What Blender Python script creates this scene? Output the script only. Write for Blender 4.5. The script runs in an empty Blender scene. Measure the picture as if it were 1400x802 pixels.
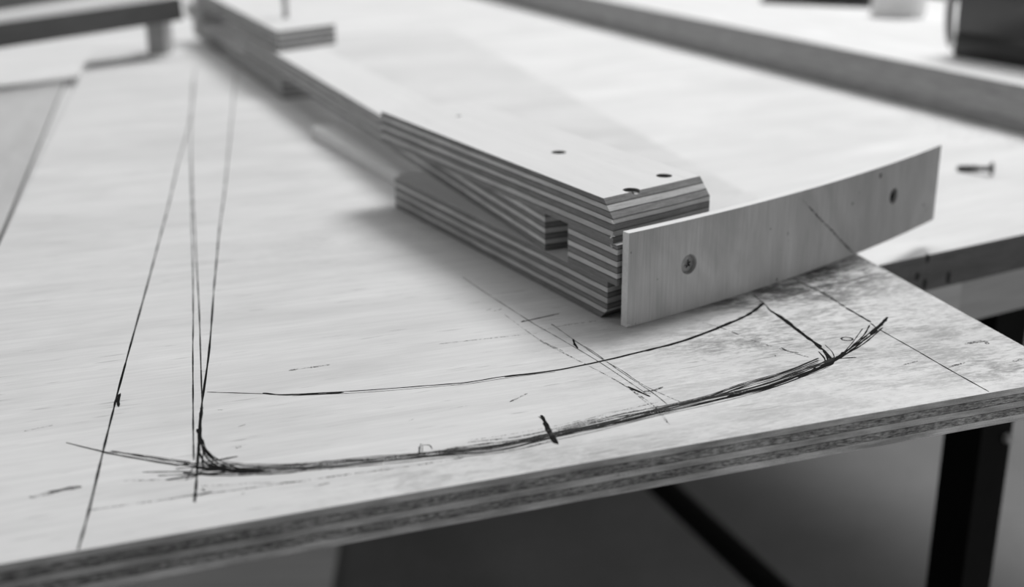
import bpy, bmesh, math, random
import numpy as np
from mathutils import Vector, Matrix
random.seed(7)
C = bpy.context.scene
COL = C.collection

# ------------------------------------------------------------------ camera
F, HOR, ROLL = 1650.0, -180.0, -0.01      # focal length and horizon row for a 1400 x 802 frame
CX, CY = 700.0, 401.0
ZB = 0.794                                # top of the big plywood sheet above the floor
EYE = 0.186                               # lens above that sheet
PITCH = math.atan((CY-HOR)/F)
FW = Vector((0, math.cos(PITCH), -math.sin(PITCH)))
R0 = Vector((1, 0, 0)); U0 = Vector((0, math.sin(PITCH), math.cos(PITCH)))
RT = R0*math.cos(ROLL)+U0*math.sin(ROLL)
UP = U0*math.cos(ROLL)-R0*math.sin(ROLL)
CAMPOS = Vector((0, 0, ZB+EYE))

cam_data = bpy.data.cameras.new('camera')
cam = bpy.data.objects.new('camera', cam_data); COL.objects.link(cam)
m = Matrix((RT, UP, -FW)).transposed().to_4x4(); m.translation = CAMPOS
cam.matrix_world = m
cam_data.sensor_width = 36; cam_data.lens = F/1400*36
cam_data.clip_start = 0.02; cam_data.clip_end = 60
cam_data.dof.use_dof = True
cam_data.dof.focus_distance = 0.470
cam_data.dof.aperture_fstop = 6.2
C.camera = cam

C.view_settings.view_transform = 'Standard'
C.view_settings.look = 'None'
C.view_settings.exposure = -0.62
C.view_settings.gamma = 1.0
C.view_settings.use_curve_mapping = False

# ------------------------------------------------------------------ light
w = bpy.data.worlds.new('world'); C.world = w; w.use_nodes = True
w.node_tree.nodes['Background'].inputs[0].default_value = (1, 1, 1, 1)
w.node_tree.nodes['Background'].inputs[1].default_value = 0.07

def area(name, az, el, dist, size, power, target=(0.05, 0.8, ZB)):
    L = bpy.data.lights.new(name, 'AREA'); L.shape = 'SQUARE'; L.size = size; L.energy = power
    o = bpy.data.objects.new(name, L); COL.objects.link(o)
    a, e = math.radians(az), math.radians(el)
    d = Vector((math.cos(a)*math.cos(e), math.sin(a)*math.cos(e), math.sin(e)))
    o.location = Vector(target)+d*dist
    o.rotation_euler = d.to_track_quat('Z', 'Y').to_euler()
    return o
area('skylight_key', 54, 56, 3.4, 1.2, 150)
area('ceiling_lamp', 95, 66, 3.6, 2.4, 68)
area('low_window', 22, 12, 1.9, 0.55, 9.0, target=(0.0, 0.8, ZB))
area('left_fill', 198, 24, 2.6, 1.3, 16, target=(0.0, 0.8, ZB))  # unseen fill, added to brighten the left-facing sides
area('front_fill', -38, 8, 0.95, 0.4, 3.7, target=(0.25, 0.45, ZB))  # unseen fill, added to brighten the sheet's front edge toward the right

# ------------------------------------------------------------------ helpers
def at(px, py, zmm=0.0):
    """world point where the sight line of a pixel meets the height zmm (mm above the big sheet)"""
    d = FW + RT*((px-CX)/F) - UP*((py-CY)/F)
    z = ZB+zmm/1000
    return CAMPOS + d*((z-CAMPOS.z)/d.z)

def z_over(px, py, p):
    d = FW + RT*((px-CX)/F) - UP*((py-CY)/F)
    k = math.hypot(p[0], p[1])/math.hypot(d.x, d.y)
    return CAMPOS.z+d.z*k

def tag(o, label=None, cat=None, group=None, kind=None):
    if label: o['label'] = label
    if cat: o['category'] = cat
    if group: o['group'] = group
    if kind: o['kind'] = kind
    return o

def empty(name, loc, label, cat, rz=0):
    o = bpy.data.objects.new(name, None); COL.objects.link(o)
    o.location = loc; o.rotation_euler = (0, 0, rz); o.empty_display_size = .02
    return tag(o, label, cat)

def put(name, bm, mats, parent=None, origin=(0, 0, 0), rz=0.0, smooth=False):
    """bm is in world coordinates; the object gets its own origin and turn so that grain follows it"""
    M = Matrix.Translation(Vector(origin)) @ Matrix.Rotation(rz, 4, 'Z')
    bmesh.ops.transform(bm, matrix=M.inverted(), verts=bm.verts)
    bmesh.ops.recalc_face_normals(bm, faces=bm.faces)
    me = bpy.data.meshes.new(name); bm.to_mesh(me); bm.free()
    for mt in (mats if isinstance(mats, (list, tuple)) else [mats]): me.materials.append(mt)
    if smooth:
        for p in me.polygons: p.use_smooth = True
    o = bpy.data.objects.new(name, me); COL.objects.link(o)
    if parent is not None:
        o.parent = parent
        PM = Matrix.Translation(parent.location) @ Matrix.Rotation(parent.rotation_euler.z, 4, 'Z')
        if parent.parent is not None:
            g = parent.parent
            PM = Matrix.Translation(g.location) @ Matrix.Rotation(g.rotation_euler.z, 4, 'Z') @ PM
        L = PM.inverted() @ M
    else:
        L = M
    o.location = L.to_translation(); o.rotation_euler = (0, 0, L.to_euler().z)
    return o

def prism(poly, z0, z1, bm=None, cham=None):
    """vertical prism over an xy polygon (metres), z in world metres"""
    bm = bm or bmesh.new()
    lo = [bm.verts.new((x, y, z0)) for x, y in poly]
    hi = [bm.verts.new((x, y, z1)) for x, y in poly]
    n = len(poly)
    bm.faces.new(lo[::-1]); bm.faces.new(hi)
    for i in range(n): bm.faces.new((lo[i], lo[(i+1) % n], hi[(i+1) % n], hi[i]))
    return bm

def bevel(bm, r, seg=2, angle=0.5):
    es = [e for e in bm.edges if len(e.link_faces) == 2 and e.calc_face_angle(0) > angle]
    bmesh.ops.bevel(bm, geom=es, offset=r, segments=seg, affect='EDGES', profile=0.6)
    return bm

def cyl(bm, p, axis, r0, r1, h, n=28):
    q = Vector(axis).normalized().to_track_quat('Z', 'Y').to_matrix().to_4x4()
    M = Matrix.Translation(Vector(p)) @ q @ Matrix.Translation((0, 0, h/2))
    bmesh.ops.create_cone(bm, cap_ends=True, segments=n, radius1=r0, radius2=r1, depth=h, matrix=M)
    return bm

def cut(o, bmc):
    """real recesses: subtract the cutter mesh, then drop it"""
    bmesh.ops.recalc_face_normals(bmc, faces=bmc.faces)
    me = bpy.data.meshes.new('tmp'); bmc.to_mesh(me); bmc.free()
    c = bpy.data.objects.new('tmp', me); COL.objects.link(c)
    md = o.modifiers.new('cut', 'BOOLEAN'); md.operation = 'DIFFERENCE'; md.object = c; md.solver = 'EXACT'
    bpy.context.view_layer.update()
    dg = bpy.context.evaluated_depsgraph_get()
    new = bpy.data.meshes.new_from_object(o.evaluated_get(dg))
    o.modifiers.clear(); o.data = new
    bpy.data.objects.remove(c); bpy.data.meshes.remove(me)

# ------------------------------------------------------------------ materials
class G:
    def __init__(s, name):
        s.m = bpy.data.materials.new(name); s.m.use_nodes = True
        s.nt = s.m.node_tree; s.b = s.nt.nodes['Principled BSDF']
    def n(s, t, **kw):
        x = s.nt.nodes.new(t)
        for k, v in kw.items(): setattr(x, k, v)
        return x
    def l(s, a, b): s.nt.links.new(a, b)
    def val(s, x, i):
        if hasattr(x, 'links') or hasattr(x, 'is_linked'): s.l(x, i)
        else: i.default_value = x
    def math(s, op, a, b=None, c=None, clamp=False):
        x = s.n('ShaderNodeMath', operation=op); x.use_clamp = clamp
        s.val(a, x.inputs[0])
        if b is not None: s.val(b, x.inputs[1])
        if c is not None: s.val(c, x.inputs[2])
        return x.outputs[0]
    def obj(s): return s.n('ShaderNodeTexCoord').outputs['Object']
    def mapv(s, v, sc, loc=(0, 0, 0), rot=(0, 0, 0)):
        x = s.n('ShaderNodeMapping'); s.l(v, x.inputs[0])
        x.inputs['Scale'].default_value = sc; x.inputs['Location'].default_value = loc; x.inputs['Rotation'].default_value = rot
        return x.outputs[0]
    def noise(s, v, scale=1, detail=4, rough=.55, dist=0):
        x = s.n('ShaderNodeTexNoise'); s.l(v, x.inputs['Vector'])
        x.inputs['Scale'].default_value = scale; x.inputs['Detail'].default_value = detail
        x.inputs['Roughness'].default_value = rough; x.inputs['Distortion'].default_value = dist
        return x.outputs[0]
    def rng(s, v, a, b, c, d, smooth=True):
        x = s.n('ShaderNodeMapRange'); x.interpolation_type = 'SMOOTHSTEP' if smooth else 'LINEAR'
        s.l(v, x.inputs[0])
        for i, q in enumerate((a, b, c, d)): x.inputs[i+1].default_value = q
        return x.outputs[0]
    def ramp(s, v, stops, const=True):
        x = s.n('ShaderNodeValToRGB'); cr = x.color_ramp
        if const: cr.interpolation = 'CONSTANT'
        while len(cr.elements) < len(stops): cr.elements.new(0.5)
        for e, (p, g) in zip(cr.elements, stops): e.position = p; e.color = (g, g, g, 1)
        s.l(v, x.inputs[0]); return x.outputs[0]
    def mix(s, f, a, b):
        x = s.n('ShaderNodeMix', data_type='FLOAT')
        s.val(f, x.inputs[0]); s.val(a, x.inputs[2]); s.val(b, x.inputs[3]); return x.outputs[0]
    def grey(s, v):
        x = s.n('ShaderNodeCombineColor'); [s.val(v, x.inputs[i]) for i in range(3)]
        s.l(x.outputs[0], s.b.inputs['Base Color'])
    def bump(s, v, dist=.0003, st=.5):
        x = s.n('ShaderNodeBump'); x.inputs['Distance'].default_value = dist; x.inputs['Strength'].default_value = st
        s.l(v, x.inputs['Height']); s.l(x.outputs[0], s.b.inputs['Normal'])
    def dist(s, v, p, sc=(1, 1, 1)):
        a = s.n('ShaderNodeVectorMath', operation='SUBTRACT'); s.l(v, a.inputs[0]); a.inputs[1].default_value = p
        b = s.n('ShaderNodeVectorMath', operation='MULTIPLY'); s.l(a.outputs[0], b.inputs[0]); b.inputs[1].default_value = sc
        c = s.n('ShaderNodeVectorMath', operation='LENGTH'); s.l(b.outputs[0], c.inputs[0]); return c.outputs['Value']

def plain(name, g, rough=.6, metal=0.0, spread=0.0, scale=60):
    k = G(name)
    v = k.noise(k.obj(), scale, 5)
    k.grey(k.rng(v, .3, .7, g*(1-spread), g*(1+spread), False))
    k.b.inputs['Roughness'].default_value = rough; k.b.inputs['Metallic'].default_value = metal
    return k.m

def layers(n, lt, dk, glue=.024, seed=1, outer=None):
    """colour stops of n plies from bottom to top, odd plies dark, thin glue lines between"""
    rnd = random.Random(seed); st = []
    ws = [1+rnd.uniform(-.16, .16) for _ in range(n)]; t = sum(ws); p = 0
    for i in range(n):
        g = (dk if i % 2 == 0 else lt)*(1+rnd.uniform(-.1, .1))
        if i > 0: st.append((p, dk*.35)); st.append((p+glue, g))
        else: st.append((0, g))
        p += ws[i]/t
    return st

def plywood(name, T, stops, face=.62, grain=(9, 260), contrast=.10, flecks=.3, dirt_shade=None, rough=.62, wob=.02, torn=.35, mott=.08, thr=.2, pit=(700, 700, 1100), pv=.15):
    k = G(name); o = k.obj()
    sp = k.n('ShaderNodeSeparateXYZ'); k.l(o, sp.inputs[0])
    # ---- edge: plies
    wv = k.noise(k.mapv(o, (22, 22, 30)), 1, 3)
    zz = k.math('ADD', k.math('DIVIDE', sp.outputs[2], T), k.math('MULTIPLY', k.math('SUBTRACT', wv, .5), wob*2))
    ply = k.ramp(k.math('MAXIMUM', zz, 0.0005, clamp=True), stops)
    streak = k.noise(k.mapv(o, (60, 60, 2200)), 1, 4, .6)
    cell = k.noise(k.mapv(o, (1300, 1300, 1500)), 1, 3, .6)
    pits = k.noise(k.mapv(o, pit), 1, 6, .75)
    patch = k.noise(k.mapv(o, (35, 35, 180)), 1, 4, .6)
    isdark = k.rng(ply, thr, thr*1.3, 1, 0)
    e = k.math('MULTIPLY', ply, k.rng(streak, .3, .7, .78, 1.15, False))
    e = k.math('MULTIPLY', e, k.mix(isdark, 1.0, k.rng(pits, .38, .62, 1-torn, 1+torn*1.3)))
    e = k.math('MULTIPLY', e, k.rng(cell, .3, .7, .9, 1.1, False))
    e = k.math('MULTIPLY', e, k.rng(patch, .35, .65, 1-pv, 1+pv*.6, False))
    # ---- face: veneer
    g1 = k.noise(k.mapv(o, (grain[0], grain[1], 1)), 1, 5, .62, .6)
    g2 = k.noise(k.mapv(o, (grain[0]*6, grain[1]*7, 1)), 1, 3, .6)
    mo = k.noise(k.mapv(o, (5, 16, 1)), 1, 4, .6, 1.2)
    f = k.math('MULTIPLY', face, k.rng(g1, .3, .7, 1-contrast, 1+contrast*.6, False))
    f = k.math('MULTIPLY', f, k.rng(g2, .3, .7, 1-contrast*.75, 1+contrast*.5, False))
    f = k.math('MULTIPLY', f, k.rng(mo, .3, .7, 1-mott, 1+mott, False))
    if flecks:
        fl = k.noise(k.mapv(o, (45, 620, 1)), 1, 2, .5)
        gate = k.noise(k.mapv(o, (14, 40, 1), (3, 7, 0)), 1, 2, .5)
        a = k.math('MULTIPLY', k.rng(fl, .63, .72, 0, 1), k.rng(gate, .44, .58, 0, 1))
        f = k.math('MULTIPLY', f, k.math('SUBTRACT', 1, k.math('MULTIPLY', a, flecks)))
    if dirt_shade: f = dirt_shade(k, o, f)
    gn = k.n('ShaderNodeNewGeometry'); s2 = k.n('ShaderNodeSeparateXYZ'); k.l(gn.outputs['Normal'], s2.inputs[0])
    up = k.rng(k.math('ABSOLUTE', s2.outputs[2]), .88, .93, 0, 1)
    k.grey(k.mix(up, e, f))
    k.b.inputs['Roughness'].default_value = rough
    k.b.inputs['Specular IOR Level'].default_value = .25
    h = k.mix(up, k.math('ADD', k.math('MULTIPLY', k.math('MULTIPLY', pits, isdark), 1.6), k.math('MULTIPLY', ply, 1.2)), k.math('MULTIPLY', g2, .25))
    k.bump(h, .0006, .6)
    return k.m

BO = at(0, 771); BX = at(1400, 528.5)
BANG = math.atan2(BX.y-BO.y, BX.x-BO.x)
def blocal(px, py):
    p = at(px, py)-Vector((BO.x, BO.y, ZB)); c, s = math.cos(-BANG), math.sin(-BANG)
    return (p.x*c-p.y*s, p.x*s+p.y*c, .014)

def board_dirt_shade(k, o, f):
    n1 = k.noise(k.mapv(o, (30, 75, 1), (1, 2, 0)), 1, 6, .68, 1.0)
    n2 = k.noise(k.mapv(o, (190, 640, 1)), 1, 6, .75, .3)
    n3 = k.noise(k.mapv(o, (9, 26, 1), (4, 1, 0)), 1, 4, .6, 1.0)
    def blob(px, py, sx, sy, r0, r1, amt, f, lo=.43, hi=.62):
        d = k.dist(o, blocal(px, py), (sx, sy, 0))
        msk = k.rng(d, r0, r1, 1, 0)
        t = k.math('MULTIPLY', msk, k.rng(k.math('ADD', k.math('MULTIPLY', n1, .5), k.math('MULTIPLY', n2, .5)), lo, hi, 0, 1))
        return k.math('MULTIPLY', f, k.math('SUBTRACT', 1, k.math('MULTIPLY', t, amt)))
    # handled, worn corner of the sheet, and shade painted along the strip's foot
    f = blob(1290, 440, .55, 1, .02, .13, .46, f, .42, .62)
    f = blob(1110, 374, .7, 1.25, .012, .055, .92, f, .38, .56)  # stain, deepened to paint shade under the bent strip
    f = blob(985, 410, .5, 2.0, .004, .030, .7, f, .38, .58)  # smear painting the contact shadow at the strip's foot
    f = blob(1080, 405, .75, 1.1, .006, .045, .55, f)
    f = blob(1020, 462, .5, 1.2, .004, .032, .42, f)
    f = blob(960, 640, .26, 1.0, .004, .045, .34, f)
    f = blob(620, 645, .35, 1.5, .0, .030, .30, f)
    f = blob(1385, 505, .8, 1.4, .0, .030, .42, f)
    f = blob(760, 300, .25, 1.2, .0, .10, .14, f)
    return k.math('MULTIPLY', f, k.rng(n3, .35, .68, 1.0, .90))

fb = [(0, .78), (.185, .11), (.195, .40), (.385, .12), (.40, .72), (.585, .09), (.60, .41), (.80, .12), (.815, .72)]
M_BOARD = plywood('sheet_plywood', .014, fb, face=.70, grain=(10, 300), contrast=.085, flecks=.34, dirt_shade=board_dirt_shade, torn=.6, wob=.03, mott=.05, thr=.48, pit=(300, 300, 1500), pv=.4)
M_BLOCK = [plywood('birch_plywood_%s' % n, .018, layers(7, .54, .25, seed=s), face=.72, grain=(8, 190), contrast=.035, flecks=.12, torn=.10, wob=.022, mott=.03, thr=.26, pit=(160, 160, 1800))
           for n, s in (('pale', 1), ('mid', 5), ('deep', 9))]
M_TABLE = plywood('worktop_wood', .021, [(0, .17), (.5, .18), (.9, .2)], face=.72, grain=(3, 40), contrast=.06, flecks=.2, torn=.15, mott=.09)
M_THIN = plywood('thin_plywood', .006, [(0, .3), (.33, .16), (.66, .3)], face=.66, grain=(5, 80), contrast=.05, flecks=.1)

def timber(name, g, end=.3, ctr=.12, rough=.7):
    k = G(name); o = k.obj()
    a = k.noise(k.mapv(o, (4, 55, 55)), 1, 5, .6, 1.0); b = k.noise(k.mapv(o, (25, 700, 700)), 1, 3, .6)
    v = k.math('MULTIPLY', k.rng(a, .3, .7, g*(1-ctr), g*(1+ctr), False), k.rng(b, .3, .7, .92, 1.06, False))
    k.grey(v); k.b.inputs['Roughness'].default_value = rough; k.b.inputs['Specular IOR Level'].default_value = .25
    k.bump(b, .0003, .4); return k.m
M_PINE = timber('pale_timber', .62)
M_RAIL = timber('rail_timber', .50)
M_GREYWOOD = timber('weathered_timber', .42)
M_SLAB = plywood('thick_board_wood', .037, [(0, .30), (.3, .36), (.7, .33)], face=.72, grain=(3, 40), contrast=.05, flecks=.1, torn=.05, thr=.1)
M_BATTEN = plywood('batten_wood', .03, [(0, .10), (.5, .12)], face=.46, grain=(3, 40), contrast=.05, flecks=.1, torn=.05, thr=.05)
M_DULL = plywood('dull_plywood', .008, [(0, .2), (.33, .1), (.66, .2)], face=.50, grain=(5, 60), contrast=.06, flecks=.2, mott=.1)

def strip_mat():
    k = G('strip_veneer'); o = k.obj()
    a = k.noise(k.mapv(o, (1500, 1500, 45)), 1, 4, .65, .2)
    b = k.noise(k.mapv(o, (40, 40, 12)), 1, 4, .55, 1.6)
    c = k.noise(k.mapv(o, (22, 22, 9), (5, 2, 1)), 1, 2, .5, 2.5)
    v = k.math('MULTIPLY', k.rng(a, .3, .7, .42, .545, False), k.rng(b, .3, .7, .93, 1.06, False))
    v = k.math('MULTIPLY', v, k.rng(c, .35, .65, .88, 1.05, False))
    sp = k.noise(k.mapv(o, (330, 330, 260)), 1, 2, .5)
    v = k.math('MULTIPLY', v, k.rng(sp, .735, .77, 1, .3))
    k.grey(v); k.b.inputs['Roughness'].default_value = .6; k.b.inputs['Specular IOR Level'].default_value = .3
    k.bump(a, .0002, .5); return k.m
M_STRIP = strip_mat()
M_STRIPEDGE = timber('strip_edge', .74, ctr=.08)
M_SPLINTER = plain('fresh_splinter', .85, .8)
M_STEEL = plain('zinc_steel', .42, .38, .9, .25, 300)
M_SCREW = plain('dull_screw_steel', .22, .4, .8, .25, 300)
M_DARKSTEEL = plain('dark_steel', .10, .4, .8, .2, 300)
M_BLACK = plain('black_paint', .006, .45, 0, .2)
M_BLACK.node_tree.nodes['Principled BSDF'].inputs['Specular IOR Level'].default_value = .12
M_BOLT = plain('bolt_paint', .5, .4)
M_CASE = plain('dark_plastic', .055, .5, 0, .12, 25)
M_CASE2 = plain('dark_plastic_base', .028, .5, 0, .12, 25)
M_WHITE = plain('white_plastic', .75, .4, 0, .03)
M_HOLE = plain('burnt_wood', .035, .9, 0, .3, 400)

def concrete():
    k = G('grey_concrete'); o = k.obj()
    a = k.noise(o, 3, 6, .6); b = k.noise(o, 60, 4)
    k.grey(k.math('MULTIPLY', k.rng(a, .3, .7, .145, .20, False), k.rng(b, .3, .7, .92, 1.06, False)))
    k.b.inputs['Roughness'].default_value = .7; return k.m
M_FLOOR = concrete()

def graphite(name, g, cover, scale=1500):
    """dry pencil: paint breaks up over the grain"""
    k = G(name); o = k.obj()
    a = k.noise(o, scale, 3, .6); b = k.noise(o, scale*.12, 3, .6)
    v = k.math('ADD', k.math('MULTIPLY', a, .6), k.math('MULTIPLY', b, .4))
    t = .5+(.5-cover)*.5
    al = k.rng(v, t-.07, t+.07, 0, 1)
    k.grey(g); k.b.inputs['Roughness'].default_value = .9; k.b.inputs['Specular IOR Level'].default_value = .05
    k.l(al, k.b.inputs['Alpha']); return k.m
P_DARK = graphite('pencil_dark', .012, .97)
P_MID = graphite('pencil_mid', .035, .70)
P_SOFT = graphite('pencil_soft', .07, .46)
P_CONS = graphite('pencil_construction', .07, .58)
P_FAINT = graphite('pencil_faint', .14, .34)

# ------------------------------------------------------------------ setting
bm = prism([(-3, -1.5), (4, -1.5), (4, 6), (-3, 6)], -.05, 0)
tag(put('floor', bm, M_FLOOR), kind='structure')

# ------------------------------------------------------------------ workbench
TZ = ZB-.014
te = at(1205, 362, -14); te2 = at(1400, 320, -14)
TANG = math.atan2(te2.y-te.y, te2.x-te.x)
tx = Vector((math.cos(TANG), math.sin(TANG), 0)); ty = Vector((-tx.y, tx.x, 0))
T0 = Vector((te.x, te.y, 0))
def tp(a, b): p = T0+tx*a+ty*b; return (p.x, p.y)
bench = empty('workbench', (*tp(0, .5), 0), 'pale wooden workbench on black steel legs, lying under the marked plywood sheet', 'workbench')
A0, A1, B1 = -.62, 1.06, 2.6
bm = bevel(prism([tp(A0, 0), tp(A1, 0), tp(A1, B1), tp(A0, B1)], TZ-.021, TZ), .0008, 1)
top = put('worktop', bm, M_TABLE, bench, (T0.x, T0.y, TZ-.021), TANG)
rz0, rz1 = TZ-.0485, TZ-.0211
def rail(a0, a1, b0, b1, mat=M_RAIL, z0=rz0, z1=rz1, name='rail', turn=0):
    return put(name, bevel(prism([tp(a0, b0), tp(a1, b0), tp(a1, b1), tp(a0, b1)], z0, z1), .001, 1), mat, bench, (*tp(a0, b0), z0), TANG+turn)
rail(A0+.02, .066, .0015, .05, M_PINE)
rail(.068, A1-.02, .004, .05, M_RAIL)
rail(A0+.02, A0+.07, .052, B1-.06, M_RAIL, turn=math.pi/2); rail(A1-.07, A1-.02, .052, B1-.06, M_RAIL, turn=math.pi/2)
# small dark filler plugs in the front edge of the worktop
for i, (px, py, hw, hh) in enumerate([(1268, 353, 3.2, 6), (1254, 378, 3.5, 6), (1264, 388, 3.5, 8), (1296.5, 379, 3.5, 9)]):
    c = at(px, py, -14)   # first guess, then slide on to the front face
    d = FW + RT*((px-CX)/F) - UP*((py-CY)/F)
    k = ((T0-CAMPOS).dot(ty))/d.dot(ty); P = CAMPOS+d*k
    if P.z < TZ-.020: continue
    s = k/F; bm = bmesh.new()
    cyl(bm, P+ty*.002, -ty, hw*s, hw*s, .0023, 14)
    bmesh.ops.scale(bm, vec=(1, 1, hh/hw), space=Matrix.Translation(-P), verts=bm.verts)
    put('edge_plug', bm, M_HOLE, bench, P, TANG)
def box_leg(a, b, name='leg', z1=rz0-.0002, w_=.028):
    q = [tp(a-w_/2, b-w_/2), tp(a+w_/2, b-w_/2), tp(a+w_/2, b+w_/2), tp(a-w_/2, b+w_/2)]
    return put(name, bevel(prism(q, 0.0, z1), .003, 2), M_BLACK, bench, (*tp(a, b), 0), TANG)
lp = at(1363, 436, -62)
lr = Vector((lp.x, lp.y, 0))-T0; la, lb = lr.dot(tx)+.0270, max(lr.dot(ty), .022)
leg1 = box_leg(la, lb)
box_leg(A0+.06, lb+.9); box_leg(A0+.06, 2.2); box_leg(A1-.06, 2.2)
# bolt head on the outer side of the front leg
bp_ = Vector((*tp(la+.0095, lb-.014), 0)); bp_.z = z_over(1381, 599, bp_)
bm = bmesh.new(); cyl(bm, bp_+ty*.0003, -ty, .0036, .0028, .0033, 20)
tag(put('bolt', bm, M_BOLT, leg1, bp_, TANG), 'bright bolt head')
# low stretcher tube running back under the bench
s0 = at(893, 640, -600); s1 = at(1085, 815, -600)
sd = (s1-s0).normalized(); sn = Vector((-sd.y, sd.x, 0)); s0 = s0-sd*.6; s1 = s1+sd*.5
q = [(p+sn*o_) for p, o_ in ((s0, -.009), (s1, -.009), (s1, .009), (s0, .009))]
put('stretcher', bevel(prism([(v.x, v.y) for v in q], ZB-.63, ZB-.60), .003, 2), M_BLACK, bench, s0, math.atan2(sd.y, sd.x))

# ------------------------------------------------------------------ big plywood sheet with the drawing
L1, L2 = at(17, 297), at(104, 115); Rr1, Rr2 = at(1398, 472), at(1177, 350)
def isect(p, q, r, s):
    d1 = (q-p); d2 = (s-r); k = ((r.x-p.x)*d2.y-(r.y-p.y)*d2.x)/(d1.x*d2.y-d1.y*d2.x); return p+d1*k
cFL = isect(BO, BX, L1, L2); cFR = isect(BO, BX, Rr1, Rr2)
ld = (L2-L1).normalized(); rd = (Rr2-Rr1).normalized()
cBL = at(121, 66); cBL = isect(L1, L2, cBL, cBL+Vector((math.cos(BANG), math.sin(BANG), 0)))
cBR = isect(Rr1, Rr2, cBL, cBL+Vector((math.cos(BANG), math.sin(BANG), 0)))
sheet = empty('plywood_sheet', (BO.x, BO.y, ZB-.014), 'large pale plywood sheet with pencilled arcs, overhanging the front of the workbench', 'plywood')
bm = bevel(prism([(p.x, p.y) for p in (cFL, cFR, cBR, cBL)], ZB-.014, ZB), .0004, 1)
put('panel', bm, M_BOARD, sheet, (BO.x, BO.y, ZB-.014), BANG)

def catmull(pts, n=10):
    if len(pts) < 3: return [Vector(p) for p in pts]
    P = [Vector(p) for p in pts]; P = [P[0]*2-P[1]]+P+[P[-1]*2-P[-2]]; out = []
    for i in range(1, len(P)-2):
        for j in range(n):
            t = j/n; a, b, c, d = P[i-1], P[i], P[i+1], P[i+2]
            out.append(.5*((2*b)+(c-a)*t+(2*a-5*b+4*c-d)*t*t+(3*b-a-3*c+d)*t**3))
    out.append(P[-2]); return out
zc = [0]
def stroke(bm, px, w_, jitter=0.0, taper=True):
    """flat pencil stroke lying on the sheet; px are points of the drawing, w_ its width in mm"""
    zc[0] += 1; z = .02+.0012*(zc[0] % 60)
    pts = [at(x, y, z) for x, y in px]
    pts = catmull([(p.x, p.y, p.z) for p in pts], 12)
    # even spacing
    res = [pts[0]]
    for p in pts[1:]:
        d = (p-res[-1]).length
        if d > .004:
            n = int(d/.004); a = res[-1].copy()
            for i in range(1, n+1): res.append(a.lerp(p, i/n))
        elif d > .0008: res.append(p)
    if len(res) < 2: res = [pts[0], pts[-1]]
    N = len(res); row = []; ph = random.random()*9
    for i, p in enumerate(res):
        a = res[max(i-1, 0)]; b = res[min(i+1, N-1)]; t = (b-a).normalized(); nn = Vector((-t.y, t.x, 0))
        ww = w_*.00062*(1+.22*math.sin(i*.9+ph)+random.uniform(-.12, .12))
        if taper: ww *= min(1, i/1.5+.45, (N-1-i)/1.5+.45)
        off = nn*(jitter*.001*math.sin(i*.21+ph*3))
        row.append((bm.verts.new(p+off+nn*ww), bm.verts.new(p+off-nn*ww)))
    for i in range(N-1): bm.faces.new((row[i][0], row[i][1], row[i+1][1], row[i+1][0]))
    return bm
def marks(name, mat, *strokes, label=None, each=False):
    if each:
        for s in strokes: marks(name, mat, s)
        return
    bm = bmesh.new()
    wf = {'outer_arc': .72, 'arc_corner_sketch': 1.05}.get(name, 1)
    for s in strokes: stroke(bm, s[0], s[1]*wf, s[2] if len(s) > 2 else .12)
    me_o = put(name, bm, mat, sheet, (BO.x, BO.y, ZB), BANG)
    if label: me_o['label'] = label
    return me_o
def shift(pts, d0, d1=None, a=0, b=None):
    """same stroke displaced on the page by d0..d1 rows"""
    d1 = d0 if d1 is None else d1; q = pts[a:b]; n = max(len(q)-1, 1)
    return [(x, y+d0+(d1-d0)*i/n) for i, (x, y) in enumerate(q)]

# straight pencilled radii
marks('pencil_radius', P_DARK, ([(106.5, 752), (121, 699), (141, 617), (155, 560), (163, 528), (198.6, 399), (228, 289), (245, 217)], .62, .05),
      ([(245, 217), (258, 172), (264, 130), (266, 95)], .6, .05), label='leftmost long pencil line')
marks('pencil_radius', P_DARK, ([(267, 682), (269, 650), (274, 568), (286, 480), (292, 399)], .65, .05),
      ([(292, 399), (300, 314), (309, 242), (321, 115), (323, 95)], .6, .05),
      ([(266.5, 686), (267, 672)], 1.3), ([(272, 620), (274.5, 568), (275.5, 556)], 1.0), label='rightmost of the long pencil lines')
marks('pencil_radius', P_MID, ([(265, 629), (264, 560), (263.5, 480), (264, 399), (261, 208), (263, 110)], .45, .05), label='faint middle pencil line')
marks('pencil_radius', P_MID, ([(277, 565), (274, 480), (271, 399), (264, 272), (261, 200)], .45, .05))
marks('tick_mark', P_DARK, ([(163, 538), (161.5, 548), (162.5, 556)], .8), ([(165, 537), (164, 547)], .6), ([(160, 542), (161.5, 554)], .5))
# inner arc
arc = [(283, 535.7), (363, 538), (400, 538.5), (497, 533.4), (600, 525.4), (640, 522), (690, 514), (759, 505.5), (824, 492.5), (882, 478.5), (930, 466), (980, 448), (1012, 435), (1030, 425), (1044.5, 413.6)]
marks('inner_arc', P_DARK, (arc, .45, .05), (shift(arc, 0, 1, 2), .5, .1), (shift(arc, 1, 1, 6), .5, .1), ([(359, 537), (385, 539.5), (441, 538), (470, 536)], .9),
      (shift(arc, 1.5, .5, 9), .9, .12), (arc[11:], 1.2, .1), (shift(arc, 2.5, 2.5, 2, 8), .22, .15), label='bold inner pencil arc')
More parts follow.
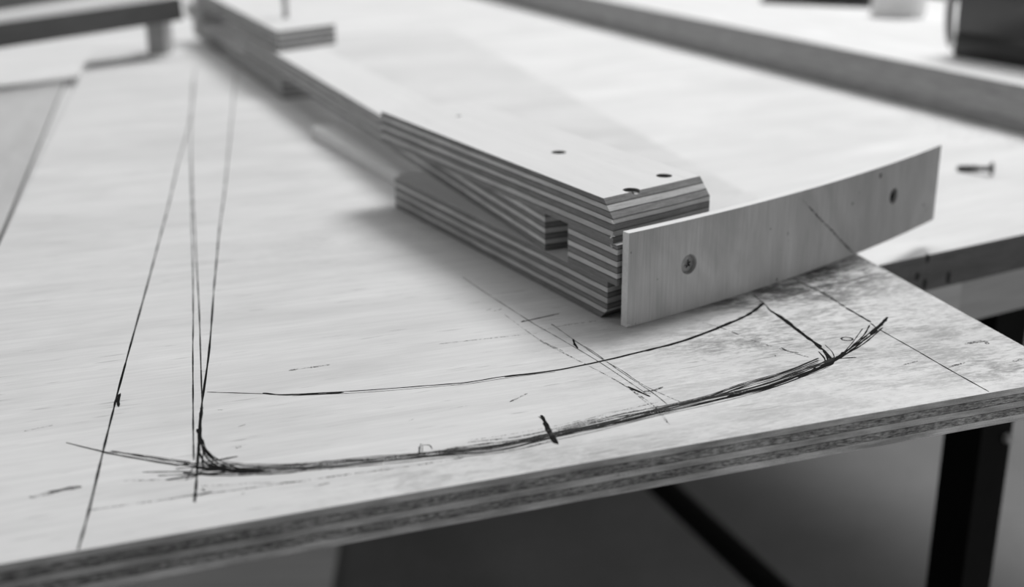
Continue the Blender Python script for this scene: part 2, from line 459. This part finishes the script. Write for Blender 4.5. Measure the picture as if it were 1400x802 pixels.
# outer arc: many loose strokes
out = [(326, 644), (371, 643), (440, 637), (526, 628.6), (606, 621.5), (680, 614), (758, 597), (837, 580), (916, 561), (994, 543), (1057, 527), (1112, 506), (1140, 494)]
up_ = [(326, 637), (400, 634), (480, 629), (560, 621), (640, 610), (700, 602), (760, 590), (837, 572), (900, 558), (971, 541), (1018, 525), (1073, 508), (1120, 490)]
marks('outer_arc', P_DARK, (out, .4, .25), (shift(out, -2, -1), .4, .3), (shift(out, 1, 2, 4), .4, .25), (shift(out, -3, 3, 5), .5, .2), (out[7:], .9, .2),
      (shift(out, 4, 3, 6), .3, .3), (out[:2], 1.4, .2), (up_[8:], .8, .3), (shift(up_, 3, 5, 8), .45, .3), (shift(out, -2, 0, 9), 1.0, .3),
      ([(1090, 515), (1112, 506), (1140, 494)], 2.0, .3), ([(1112, 505), (1118, 498), (1140, 491), (1171, 488)], .8, .1), label='bold outer pencil arc')
marks('outer_arc', P_MID, (up_, .5, .3), (shift(up_, 2), .5, .3), (shift(up_, 4, 2, 3), .5, .4), (shift(out, -4, -3), .6, .3), (shift(out, -6, -4, 2), .5, .4),
      (shift(out, -5, -6, 4), 1.3, .4), (shift(out, 4, 5, 1, 7), .4, .3), (shift(up_, -3, -1, 6), .5, .3), (shift(out, 2, 1, 0, 7), .9, .3),
      (shift(up_, 5, 6, 0, 9), .8, .3), ([(940, 552), (985, 538), (1012, 531)], .3), label='softer strokes of the outer arc')
marks('outer_arc', P_SOFT, (shift(up_, -5, -4, 4, 9), .9, .4), (shift(up_, 0, 0, 1, 10), 1.5, .4), (shift(out, -3, -3, 0, 9), 1.5, .4), (shift(out, 5, 4, 1, 7), .5, .3),
      (shift(up_, -9, -8, 4, 9), .35, .3), label='faint strokes of the outer arc')
# left end of the outer arc and its rounded corner
marks('arc_corner_sketch', P_DARK, ([(90, 604.5), (141, 617), (200, 628), (241, 634.5)], .38, .05), ([(114, 610.5), (170, 623), (241, 636)], .5, .1),
      ([(150, 617), (200, 622.5), (262, 631.5)], .4, .1), ([(141, 618), (210, 630), (262, 637), (330, 644)], .4, .1),
      ([(239, 636), (282, 631), (325, 623.5)], .65, .05), ([(227, 656), (262, 650), (310, 644)], .7, .05), ([(195, 645), (245, 644), (300, 643)], .4, .05),
      ([(269, 586), (276, 608), (288, 624), (306, 636), (345, 643)], .6, .1), ([(274, 592), (277, 612), (284, 626), (300, 637), (330, 643)], .5, .1),
      ([(272, 600), (273, 618), (283, 633), (310, 641)], .5, .1), ([(277, 600), (283, 615), (300, 629), (330, 640), (371, 643)], .45, .1),
      ([(268, 645), (300, 647), (371, 643)], .5, .1), ([(262, 637), (290, 641), (330, 645)], 1.2, .2), ([(282, 636), (310, 641), (350, 643.5)], 1.6, .2), label='scribbled left corner of the outer arc')
marks('arc_corner_sketch', P_MID, ([(215, 650), (260, 648), (310, 646)], .5, .1), ([(152, 616.5), (210, 626), (262, 634)], .6, .2), ([(240, 640), (290, 637), (340, 640), (420, 638)], .6, .2),
      ([(272, 630), (262, 642), (255, 655)], .4, .1), ([(280, 640), (268, 650), (252, 656)], .4, .1), ([(279, 610), (277, 632), (282, 640)], .5, .1), ([(285, 618), (279, 632)], .4),
      ([(250, 645), (300, 650), (371, 647), (420, 642)], .8, .3), ([(262, 636), (300, 634), (360, 637)], .7, .2), ([(305, 630), (340, 634), (420, 634)], .35, .1), label='softer scribble at the left corner')
marks('base_line', P_SOFT, ([(124, 697), (200, 686), (261, 677), (341, 667), (461, 650), (560, 637), (640, 624)], .55, .1), ([(170, 657), (230, 655.5), (262, 654)], .5),
      ([(272, 664), (330, 661), (420, 658)], .35), label='faint pencil line below the outer arc')
marks('base_line', P_MID, ([(261, 677), (276, 675), (290, 672)], .8, .3), ([(276, 668), (280, 671)], .9), ([(330, 674.5), (334, 674)], .7))
# right corner
marks('side_line', P_DARK, ([(1049, 421), (1060, 429), (1082, 445), (1105, 462), (1125, 477), (1138, 492)], .7, .15), ([(1054, 425), (1075, 438), (1100, 458), (1122, 474)], 1.3, .2),
      ([(1062, 431), (1082, 446), (1110, 466), (1128, 480), (1133, 494)], .5, .1), ([(1120, 474), (1131, 483), (1140, 495)], .6, .1), ([(1128, 471), (1138, 481), (1142, 493)], .3, .05),
      ([(1125, 479), (1131, 490), (1130, 499)], .5), ([(1129, 480), (1137, 494)], .6), ([(1084, 446), (1104, 461), (1124, 478)], 1.1, .2), ([(1119, 480), (1127, 490), (1128, 500)], .5),
      ([(1030, 403), (1044, 414), (1052, 423)], .4), label='pencil line joining the two arcs on the right')
marks('arc_tail', P_DARK, ([(1133, 497), (1150, 484), (1171, 470), (1190, 454), (1213, 434)], .6, .1), ([(1140, 494), (1165, 478), (1182, 464), (1200, 451)], .7, .1),
      ([(1144, 492), (1165, 473), (1180, 459), (1189, 444)], .5, .05), ([(1148, 488), (1164, 470), (1174, 456), (1180, 448)], .3, .05), ([(1190, 457), (1205, 443), (1213, 433)], 1.2, .1),
      ([(1150, 488), (1180, 470), (1207, 447)], .5, .1), ([(1128, 499), (1140, 492), (1156, 481)], 1.4, .3), label='flicked tail of the outer arc')
marks('edge_line', P_DARK, ([(1190, 441), (1203, 450.5), (1250, 477), (1300, 506), (1352, 535)], .42, .04), ([(1156, 420), (1172, 429), (1190, 440)], .85, .1), label='straight pencil line by the right edge')
marks('edge_line', P_SOFT, ([(1156, 420), (1130, 403), (1112, 393), (1090, 384)], 1.5, .2), ([(1156, 420), (1130, 404), (1100, 388)], .6, .1))
# thick tick on the outer arc and small ones
marks('tick_mark', P_DARK, ([(740, 567), (747, 580), (754, 593), (763, 607)], 1.0, .1), ([(741, 568), (750, 588), (762, 605)], 1.0, .1), ([(736, 569), (742, 574)], .4), ([(744, 577), (755, 598), (761, 606)], 1.4, .1), label='thick tick across the outer arc')
marks('tick_mark', P_MID, ([(575, 606), (571, 623)], .5), ([(578, 607), (577, 621)], .4), ([(579, 608), (587, 608), (591, 614)], .3), ([(572, 610), (575, 622)], .4), each=True)
# dashed construction lines running away under the jig
marks('construction_line', P_CONS, ([(632, 378), (665, 400.5), (723, 438), (756, 457), (807, 487), (846, 512), (884, 538)], .32, .05),
      ([(756, 444), (790, 468), (824, 491), (850, 506), (882, 527), (934, 551)], .28, .05), ([(786, 466), (812, 481), (845, 505), (890, 535), (912, 552)], .28, .05), label='thin double construction lines')
marks('construction_line', P_SOFT, ([(735, 464), (790, 492), (846, 522), (890, 551), (912, 575)], .45, .1), ([(690, 430), (735, 462), (770, 480)], .3), ([(860, 530), (890, 555), (915, 580)], .4), ([(879, 535), (895, 533), (907, 528)], .9),
      ([(739, 451), (775, 444), (817, 438)], .45), ([(600, 470), (660, 463), (735, 455)], .3), ([(958, 440), (992, 449.6), (1026, 464), (1065, 476), (1106, 488)], .45))
marks('tick_mark', P_DARK, ([(858, 528), (872, 534), (889, 541.5)], .7), ([(862, 531), (880, 538)], .5), ([(872, 536), (890, 537)], .3), each=True)
marks('tick_mark', P_DARK, ([(713, 440), (735, 435), (765, 428)], .55), ([(713, 440), (717, 438)], 1.0), each=True)
marks('tick_mark', P_DARK, ([(784, 463), (786, 470), (790, 476)], .7), ([(783, 470), (789, 475)], .5), ([(754, 443), (758, 445)], 1.0), ([(1068, 475), (1078, 480), (1092, 482)], .5), ([(1059, 486), (1061, 486)], 1.1), each=True)
# scratches and dull scuffs in the veneer
marks('scuff', P_SOFT, ([(40, 680), (66, 674), (88, 669), (112, 665)], 1.8, .3), ([(70, 673), (90, 669), (100, 668)], 1.2), ([(664, 424), (672, 422)], 1.6), ([(676, 425), (686, 422)], 1.6),
      ([(697, 549), (712, 542), (722, 537)], .6), ([(322, 612), (330, 610)], 1.2), ([(395, 506), (440, 500), (452, 498)], .9), ([(326, 583), (336, 580)], .7), ([(33, 589), (72, 581)], .6),
      ([(298, 560), (304, 560)], .8), ([(560, 575), (566, 572)], .6), ([(840, 650), (890, 641)], .9), ([(430, 665), (450, 660)], .9), ([(1318, 470), (1345, 466), (1350, 471)], 1.5), ([(1385, 494), (1398, 490)], 2.0), ([(1236, 498), (1256, 493)], 1.0), ([(1296, 502), (1320, 495)], .8),
      ([(274, 508), (284, 506)], 1.2), ([(297, 499), (303, 497)], .5), ([(616, 558), (640, 554)], .4), each=True)
bm = bmesh.new(); c = at(1158, 463, .05)
for r0, r1 in ((.0019, .0027),):
    ring = [[bm.verts.new((c.x+math.cos(a*math.tau/24)*r, c.y+math.sin(a*math.tau/24)*r*.85, c.z)) for a in range(24)] for r in (r0, r1)]
    for i in range(24): bm.faces.new((ring[0][i], ring[0][(i+1) % 24], ring[1][(i+1) % 24], ring[1][i]))
put('knot_ring', bm, P_MID, sheet, (BO.x, BO.y, ZB), BANG)

# ------------------------------------------------------------------ the jig: two sandwiched blocks, an arm and a bent strip
jig_o = at(820, 420)
jig = empty('swing_arm_jig', (jig_o.x, jig_o.y, ZB), 'plywood jig arm between layered end blocks with a thin bent strip screwed across the front', 'woodworking jig')
z = lambda mm: ZB+mm/1000
NL, NR, FL = at(825, 271, 54), at(957, 240.5, 54), at(521, 152, 54)
u = (FL-NL); LEN = u.length; u.normalize(); v = Vector((u.y, -u.x, 0)); UANG = math.atan2(-u.y, -u.x)
FR = FL+v*.0600
e = (NR-NL).normalized(); en = Vector((e.y, -e.x, 0))            # outward normal of the near end
def xy(p): return (p.x, p.y)

def near_plate(name, z0, z1, mat, cham_top=0, cham_bot=0, out=.0, short=0.0):
    """plate of the near block; its near end may be chamfered on the upper or lower arris"""
    bm = bmesh.new()
    prof = [(z0, 0 if cham_bot else out)]
    if cham_bot: prof = [(z0, out-cham_bot), (z0+cham_bot, out)]
    if cham_top: prof += [(z1-cham_top, out), (z1, out-cham_top)]
    else: prof += [(z1, out)]
    rows = []
    for zz, o_ in prof:
        k = o_/abs(u.dot(en))
        rows.append([bm.verts.new((*xy(NL-u*k), zz)), bm.verts.new((*xy(NR-u*k), zz)), bm.verts.new((*xy(FR-u*short), zz)), bm.verts.new((*xy(FL-u*short), zz))])
    bm.faces.new(rows[0][::-1]); bm.faces.new(rows[-1])
    for a, b in zip(rows[:-1], rows[1:]):
        for i in range(4): bm.faces.new((a[i], a[(i+1) % 4], b[(i+1) % 4], b[i]))
    return put(name, bm, mat, jig, (NL.x, NL.y, z0), UANG)
EX = .0075
tplate = near_plate('top_plate', z(36.05), z(54), M_BLOCK[0], cham_top=EX, out=EX)
bplate = near_plate('bottom_plate', z(0.0), z(17.95), M_BLOCK[2], cham_bot=.005, out=.0042, short=.015)

# holes in the top plate, screws sunk in them
def torx_head(bm, p, axis, r, h=.0022, rec=.0014, roll=0.0):
    ax = Vector(axis).normalized(); q = ax.to_track_quat('Z', 'Y').to_matrix()
    N = 48; outr, rim, star, deep = [], [], [], []
    for i in range(N):
        a = i*math.tau/N; rs = r*(.44+.13*math.cos(6*a)); d = Vector((math.cos(a+roll), math.sin(a+roll), 0))
        outr.append(bm.verts.new(p+q@(d*r*.55+Vector((0, 0, -h))))); rim.append(bm.verts.new(p+q@(d*r)))
        star.append(bm.verts.new(p+q@(d*rs+Vector((0, 0, .00015))))); deep.append(bm.verts.new(p+q@(d*rs*.92+Vector((0, 0, -rec)))))
    for a, b in ((outr, rim), (rim, star), (star, deep)):
        for i in range(N): bm.faces.new((a[i], a[(i+1) % N], b[(i+1) % N], b[i]))
    bm.faces.new(deep); bm.faces.new(outr[::-1])
bmc = bmesh.new(); heads = []
for px, py, sk in ((764, 208, .0075), (908, 240, .0075), (863, 259.5, .0030)):
    p = at(px, py, 54); cyl(bmc, p-Vector((0, 0, .010)), (0, 0, 1), .0037, .0037, .014, 32); heads.append(p-Vector((0, 0, sk*.5)))
p = at(627, 158.5, 54); cyl(bmc, p-Vector((0, 0, .002)), (0, 0, 1), .0016, .0016, .004, 14)
cut(tplate, bmc)
for p in heads:
    bm = bmesh.new(); torx_head(bm, p, (0, 0, 1), .0036); cyl(bm, p-Vector((0, 0, .0099)), (0, 0, 1), .0012, .0018, .0070, 12) if False else None
    put('screw', bm, M_STEEL, tplate, p, 0)

# spacer between the plates at the near end
SL = at(773, 312, 36)
ks = (Vector((SL.x, SL.y, 0))-Vector((NL.x, NL.y, 0))).dot(u)+.0055
out2 = .0108/abs(u.dot(en))
pm = [NL-u*out2, NR-u*out2, NL+u*ks+v*.060, NL+u*ks]
spacer = put('spacer', prism([xy(p) for p in pm], z(18.0), z(36.0)), M_BLOCK[1], jig, (NL.x, NL.y, z(18)), UANG)

# the arm
a0 = at(743, 297, 36); a1 = at(-0+385, 78, 36); a0 = Vector((a0.x, a0.y, 0)); a1 = Vector((a1.x, a1.y, 0))
onl = Vector((NL.x, NL.y, 0)); k0 = (a0-onl).dot(u)+.0055; a0 = onl+u*k0+v*.0003
ad = (a1-a0).normalized(); av = Vector((ad.y, -ad.x, 0)); AANG = math.atan2(ad.y, ad.x)
aend = at(333, 47, 36); kend = (Vector((aend.x, aend.y, 0))-a0).dot(ad)
q = [a0, a0+av*.046, a0+ad*kend+av*.046, a0+ad*kend]
arm = put('arm', prism([xy(p) for p in q], z(18.0), z(36.0)), M_BLOCK[1], jig, (a0.x, a0.y, z(18)), AANG)

# far block
fNL, fNR, fLo = at(379, 43, 54), at(458, 33, 54), at(387, 136, 0)
base = a0+ad*((Vector((fNL.x, fNL.y, 0))-a0).dot(ad)); 
fn = Vector((fNL.x, fNL.y, 0)); fr_ = Vector((fNR.x, fNR.y, 0)); fl = Vector((fLo.x, fLo.y, 0))
LF = .46
bm = prism([xy(fn), xy(fr_), xy(fn+av*.062+ad*LF), xy(fn+ad*LF)], z(36.05), z(54))
ftop = put('top_plate', bm, M_BLOCK[0], jig, (fn.x, fn.y, z(36.05)), AANG)
bm = prism([xy(fl), xy(fl+av*.062), xy(fl+av*.062+ad*(LF+.02)), xy(fl+ad*(LF+.02))], z(0), z(17.95))
put('bottom_plate', bm, M_BLOCK[2], jig, (fl.x, fl.y, z(0)), AANG)
sp_ = at(272, 13, 36); kk = (Vector((sp_.x, sp_.y, 0))-a0).dot(ad)
bm = prism([xy(a0+ad*kk), xy(a0+ad*kk+av*.055), xy(a0+ad*(kk+.12)+av*.055), xy(a0+ad*(kk+.12))], z(18), z(36))
put('spacer', bm, M_BLOCK[1], jig, (*xy(a0+ad*kk), z(18)), AANG)
pp = at(391, 24, 54); bm = bmesh.new(); cyl(bm, pp, (0, 0, 1), .0028, .0028, .030, 16); cyl(bm, pp+Vector((0, 0, .030)), (0, 0, 1), .005, .0045, .004, 16)
put('pivot_pin', bm, M_STEEL, ftop, pp, 0, True)

# bent strip
SF = [at(x, y, 0) for x, y in ((857, 448), (900, 438), (997, 407), (1094, 376), (1165, 349), (1220, 326), (1276, 300))]
c0 = Vector((SF[0].x, SF[0].y, 0)); c1 = Vector((SF[-1].x, SF[-1].y, 0)); cd = (c1-c0).normalized(); cn = Vector((-cd.y, cd.x, 0)); CL = (c1-c0).length
ss = np.array([(Vector((p.x, p.y, 0))-c0).dot(cd) for p in SF]); tt = np.array([(Vector((p.x, p.y, 0))-c0).dot(cn) for p in SF])
co = float(np.sum(tt*ss*(ss-CL))/np.sum((ss*(ss-CL))**2))        # bow through both ends
SANG = math.atan2(cd.y, cd.x); TH = .0040; HS = .0420
def sfront(s): return c0+cd*s+cn*(co*s*(s-CL))
def snorm(s):
    t = (cd+cn*(co*(2*s-CL))).normalized(); return Vector((t.y, -t.x, 0))   # towards the viewer's side
bm = bmesh.new(); N = 56; rows = []
for i in range(N+1):
    s = CL*i/N; p = sfront(s); b = p-snorm(s)*TH
    rows.append([bm.verts.new((*xy(p), z(.15))), bm.verts.new((*xy(p), z(.15)+HS)), bm.verts.new((*xy(b), z(.15)+HS)), bm.verts.new((*xy(b), z(.15)))])
for a, b in zip(rows[:-1], rows[1:]):
    for i in range(4):
        f = bm.faces.new((a[i], b[i], b[(i+1) % 4], a[(i+1) % 4])); f.material_index = 0 if i in (0, 2) else 1
for r in (rows[0], rows[-1][::-1]): f = bm.faces.new(r); f.material_index = 1
bevel(bm, .00025, 1, .9)
strip = put('bent_strip', bm, [M_STRIP, M_STRIPEDGE], jig, (c0.x, c0.y, z(0)), SANG)
strip['label'] = 'thin bent plywood strip'
def on_strip(px, py):
    """point of the strip's front face on the sight line of a pixel"""
    d = FW + RT*((px-CX)/F) - UP*((py-CY)/F)
    best = None
    for i in range(801):
        s = CL*i/800; p = sfront(s)
        k = math.hypot(p.x, p.y)/math.hypot(d.x, d.y); q_ = CAMPOS+d*k
        e_ = (Vector((q_.x, q_.y, 0))-p).length
        if best is None or e_ < best[0]: best = (e_, s, q_.z)
    s = best[1]; p = sfront(s); return Vector((p.x, p.y, best[2])), snorm(s), s
bmc = bmesh.new(); sc = []
for px, py, r in ((942, 361, .0046), (1222, 268, .0042)):
    p, n_, s = on_strip(px, py); cyl(bmc, p-n_*.0022, n_, r*.86, r*1.14, .0044, 36); sc.append((p, n_, r))
for px, py, r in ((1204, 240, .0017), (1062, 382, .0008), (1263, 280, .0010)):
    p, n_, s = on_strip(px, py); cyl(bmc, p-n_*.0015, n_, r*.7, r, .0032, 14)
cut(strip, bmc)
for i, (p, n_, r) in enumerate(sc):
    bm = bmesh.new(); torx_head(bm, p-n_*.0013, n_, r*.80, h=.0008, rec=.0012, roll=.3)
    put('screw', bm, M_SCREW if i == 0 else M_DARKSTEEL, strip, p, SANG)
# pencil line across the strip
bm = bmesh.new(); pl = [on_strip(*q_) for q_ in ((1093, 270), (1108, 285), (1122, 300), (1138, 316), (1152, 331), (1166, 345))]
pr = []
for i, (p, n_, s) in enumerate(pl):
    t = (pl[min(i+1, 5)][0]-pl[max(i-1, 0)][0]).normalized(); b = t.cross(n_).normalized()*.0005; p = p+n_*.00012
    pr.append((bm.verts.new(p+b), bm.verts.new(p-b)))
for a, b in zip(pr[:-1], pr[1:]): bm.faces.new((a[0], a[1], b[1], b[0]))
put('pencil_line', bm, P_SOFT, strip, (c0.x, c0.y, z(0)), SANG)
# torn fibres on the block corner and under the strip
bm = bmesh.new()
def chip(p, s):
    for _ in range(5):
        d = Vector((random.uniform(-1, 1), random.uniform(-1, 1), random.uniform(-.8, .8)))*s
        e_ = Vector((random.uniform(-1, 1), random.uniform(-1, 1), random.uniform(-.8, .8)))*s*.35
        a = [bm.verts.new(p), bm.verts.new(p+d+e_), bm.verts.new(p+d-e_), bm.verts.new(p+d*.6+Vector((0, 0, s*.4)))]
        bm.faces.new(a[:3]); bm.faces.new((a[0], a[1], a[3])); bm.faces.new((a[1], a[2], a[3])); bm.faces.new((a[0], a[2], a[3]))
NC = NL-u*(EX/abs(u.dot(en)))
for zz in (45.2, 39.2, 34.8): chip(Vector((NC.x, NC.y, z(zz)))-v*.0003-u*.0003, .0012)
put('splinters', bm, M_SPLINTER, tplate, NC, 0)
bm = bmesh.new(); chip(Vector((sfront(.0004).x, sfront(.0004).y, z(1.2)))+snorm(0)*.0004, .0011); put('splinters', bm, M_SPLINTER, strip, c0, 0)

# ------------------------------------------------------------------ things around
# raised board along the right of the bench
b0, b1 = at(1400, 184, -14), at(789, 30, -14)
bd = (b1-b0).normalized(); bn = Vector((bd.y, -bd.x, 0)); BEA = math.atan2(bd.y, bd.x)
s0 = b0-bd*.35; s1 = b1+bd*.55
SLT = TZ+.037
bm = bevel(prism([xy(s0), xy(s0+bn*.38), xy(s1+bn*.38), xy(s1)], TZ+.0002, SLT), .0015, 2)
tag(put('thick_board', bm, M_SLAB, None, (s0.x, s0.y, TZ), BEA), 'long thick pale board lying along the right side of the workbench, carrying the dark case', 'board')

def zrel(zw): return (zw-ZB)*1000
# dark case on the thick board
k0_, k1_ = at(1303, 77, zrel(SLT)), at(1400, 93, zrel(SLT))
kd = (k1_-k0_).normalized(); kn = Vector((-kd.y, kd.x, 0)); KA = math.atan2(kd.y, kd.x)
case = empty('tool_case', (k0_.x, k0_.y, SLT), 'dark rounded case standing on the thick board at upper right', 'tool case', KA)
def lbox(x0, x1, y0, y1, z0, z1, r, o, d1, d2, seg=3):
    P = [o+d1*a+d2*b for a, b in ((x0, y0), (x1, y0), (x1, y1), (x0, y1))]
    return bevel(prism([xy(p) for p in P], z0, z1), r, seg)
put('case_base', lbox(0, .20, 0, .13, SLT, SLT+.022, .006, k0_, kd, kn), M_CASE2, case, k0_, KA, True)
put('case_lid', lbox(0, .20, 0, .13, SLT+.0225, SLT+.085, .006, k0_, kd, kn), M_CASE, case, k0_, KA, True)
# hoop handle of pale plastic on its left side
bm = bmesh.new(); hp = []
for i in range(25):
    a = math.pi*(i/24)-math.pi/2; hp.append((k0_-kd*(.001+.016*max(math.cos(a), 0)**.6)+kn*.008)+Vector((0, 0, .042+.036*math.sin(a))))
rings = []
for i, p in enumerate(hp):
    t = (hp[min(i+1, 24)]-hp[max(i-1, 0)]).normalized(); a_ = kn; b_ = t.cross(a_).normalized()
    rings.append([bm.verts.new(Vector((p.x, p.y, SLT+p.z-k0_.z+0) if False else (p.x, p.y, SLT+(p.z-k0_.z)))+a_*.006*math.cos(j*math.tau/10)+b_*.0024*math.sin(j*math.tau/10)) for j in range(10)])
for a, b in zip(rings[:-1], rings[1:]):
    for j in range(10): bm.faces.new((a[j], a[(j+1) % 10], b[(j+1) % 10], b[j]))
bm.faces.new(rings[0]); bm.faces.new(rings[-1][::-1])
put('handle', bm, M_WHITE, case, k0_, KA, True)
# stacked pale rings left of the case
tr = at(1238, 26, zrel(SLT)); rc = Vector((tr.x, tr.y, 0))+Vector((0, .03, 0))
roll = empty('tape_roll', (rc.x, rc.y, SLT), 'pale roll of tape lying on the thick board left of the dark case', 'tape')
def ringm(r0, r1, z0, z1, c, n=40):
    bm = bmesh.new(); V = [[bm.verts.new((c.x+math.cos(i*math.tau/n)*r, c.y+math.sin(i*math.tau/n)*r, zz)) for i in range(n)] for r, zz in ((r0, z0), (r1, z0), (r1, z1), (r0, z1))]
    for a in range(4):
        for i in range(n): bm.faces.new((V[a][i], V[a][(i+1) % n], V[(a+1) % 4][(i+1) % n], V[(a+1) % 4][i]))
    return bm
put('tape', ringm(.019, .030, SLT, SLT+.024, rc), M_WHITE, roll, rc, 0, False)
put('core', ringm(.017, .0188, SLT, SLT+.024, rc), M_RAIL, roll, rc, 0, False)
# far dark tray behind
g0, g1 = at(1040, 4, zrel(SLT)), at(1190, 11, zrel(SLT)); gd = (g1-g0).normalized(); gn = Vector((-gd.y, gd.x, 0)); GA = math.atan2(gd.y, gd.x)
tray = empty('sanding_block', (g0.x, g0.y, SLT), 'dark block lying far back on the thick board, cut by the top of the photo', 'block', GA)
GL = (g1-g0).length
put('pad', lbox(0, GL, 0, .07, SLT, SLT+.008, .001, g0, gd, gn), M_CASE, tray, g0, GA)
put('grip', lbox(.006, GL-.006, .006, .064, SLT+.0082, SLT+.034, .006, g0, gd, gn), M_CASE2, tray, g0, GA, True)

# pale bar added to stand for the band of light passing under the arm
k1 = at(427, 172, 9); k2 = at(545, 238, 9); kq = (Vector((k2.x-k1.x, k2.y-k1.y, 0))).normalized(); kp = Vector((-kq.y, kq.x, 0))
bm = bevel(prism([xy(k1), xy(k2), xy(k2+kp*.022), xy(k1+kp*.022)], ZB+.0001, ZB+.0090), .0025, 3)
tag(put('light_band', bm, M_STRIPEDGE, None, (k1.x, k1.y, ZB), math.atan2(kq.y, kq.x)), 'pale bar standing for the band of light under the jig arm between its two layered blocks', 'painted light')

# loose screw on the bench
t0, t1 = at(1307, 227, -11), at(1356, 234, -11)
sdv = (t1-t0).normalized(); SLn = (t1-t0).length
scr = empty('wood_screw', (t1.x, t1.y, TZ), 'loose dark wood screw lying on the worktop behind the bent strip', 'screw')
rs = .0047
hz = TZ+rs+.0001; hd = Vector((t1.x, t1.y, hz)); tipv = Vector((t0.x, t0.y, TZ+.0014)); axv = (tipv-hd).normalized()
bm = bmesh.new(); cyl(bm, hd, axv, rs, .0014, .0028, 24); put('head', bm, M_DARKSTEEL, scr, hd, 0, False)
bm = bmesh.new(); nr = 190; R_ = []
for i in range(nr+1):
    s = i/nr; pos = hd+axv*(.0026+s*(SLn-.0026)); base_r = .0017 if s < .9 else .0017*(1-(s-.9)/.1*.9)
    thr = .0008*(abs(((s*13) % 1)-.5)*2) if s > .32 and s < .97 else 0
    q_ = axv.to_track_quat('Z', 'Y').to_matrix()
    R_.append([bm.verts.new(pos+q_@Vector((math.cos(j*math.tau/12), math.sin(j*math.tau/12), 0))*(base_r+thr)) for j in range(12)])
for a, b in zip(R_[:-1], R_[1:]):
    for j in range(12): bm.faces.new((a[j], a[(j+1) % 12], b[(j+1) % 12], b[j]))
bm.faces.new(R_[0]); bm.faces.new(R_[-1][::-1]); put('shank', bm, M_DARKSTEEL, scr, hd, 0, False)

# sawdust along the foot of the thick board
bm = bmesh.new()
for _ in range(240):
    px = random.uniform(1240, 1420); py = 184+(px-1400)*.205+abs(random.gauss(0, 9))+4
    p = at(px, py, -13.9); s = random.uniform(.0003, .0011)
    a = random.random()*6.28; d = Vector((math.cos(a), math.sin(a), 0))*s; e_ = Vector((-d.y, d.x, 0))*.5
    vs = [bm.verts.new(Vector((p.x, p.y, TZ))+w_) for w_ in (-d, e_, d, -e_)]; tp_ = bm.verts.new(Vector((p.x, p.y, TZ+s*.5)))
    for i in range(4): bm.faces.new((vs[i], vs[(i+1) % 4], tp_))
    bm.faces.new(vs[::-1])
tag(put('sawdust', bm, M_GREYWOOD, None, (b0.x, b0.y, TZ), 0), 'scattered sawdust on the worktop along the foot of the thick board', 'sawdust', kind='stuff')

# panel and battens at the far left
p0, p1 = at(-120, 133, -14), at(101, 114, -14); pd = (p1-p0).normalized(); pn = Vector((-pd.y, pd.x, 0))
q0 = Vector((L1.x, L1.y, 0))-ld*.30; q1 = Vector((p1.x, p1.y, 0))
bm = bevel(prism([xy(q0-Vector((.003, 0, 0))), xy(q1-Vector((.006, .006, 0))), xy(Vector((p0.x, p0.y, 0))-Vector((0, .006, 0))), xy(q0-Vector((.42, .05, 0)))], TZ+.0002, TZ+.004), .0005, 1)
tag(put('plywood_offcut', bm, M_DULL, None, (q0.x, q0.y, TZ), math.atan2(ld.y, ld.x)), 'duller grey panel on the worktop along the left edge of the marked sheet', 'plywood offcut')

# pale slab added on the floor to paint a lit area below the bench
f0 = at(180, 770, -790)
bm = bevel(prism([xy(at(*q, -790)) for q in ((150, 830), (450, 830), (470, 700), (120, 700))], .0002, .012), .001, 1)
tag(put('lit_floor_patch', bm, M_PINE, None, (f0.x, f0.y, 0), 0), 'pale slab standing for a lit area of floor below the marked plywood', 'board')

# lumber batten at the far left, one end propped
def batten(name, pxa, pya, za, pxb, pyb, zb, hgt, dep, mat, label, ext=0.0):
    a, b = at(pxa, pya, za), at(pxb, pyb, zb); d = (b-a).normalized(); a = a-d*ext; n_ = Vector((-d.y, d.x, 0)).normalized(); w_ = d.cross(n_).normalized()
    if w_.z < 0: w_ = -w_
    bm = bmesh.new(); V = []
    for p in (a, b):
        V.append([bm.verts.new(p+n_*x+w_*y) for x, y in ((0, 0), (dep, 0), (dep, hgt), (0, hgt))])
    for i in range(4): bm.faces.new((V[0][i], V[0][(i+1) % 4], V[1][(i+1) % 4], V[1][i]))
    bm.faces.new(V[0]); bm.faces.new(V[1][::-1]); bevel(bm, .0015, 2)
    o = put(name, bm, mat, None, (a.x, a.y, a.z), math.atan2(d.y, d.x)); tag(o, label, 'batten'); return a, b, n_
A_, B_, n_ = batten('timber_batten', 0, 66, 30, 251, 27, 39, .023, .046, M_BATTEN, 'grey timber batten raised across the far left, in front of the other batten', .25)
batten('timber_batten', 20, 12, 20, 175, -12, 30, .024, .05, M_BATTEN, 'second grey timber batten, behind the first at the top left corner', .35)
fz0 = ZB+.0002; fp = B_-(B_-A_).normalized()*.012+n_*.040
bm = lbox(-.010, .010, 0, .030, fz0, fp.z-.0006, .001, Vector((fp.x, fp.y, 0)), Vector((1, 0, 0)), Vector((0, 1, 0)))
tag(put('packing_block', bm, M_GREYWOOD, None, (fp.x, fp.y, fz0), 0), 'small packing block under the right end of the raised batten', 'wood block')
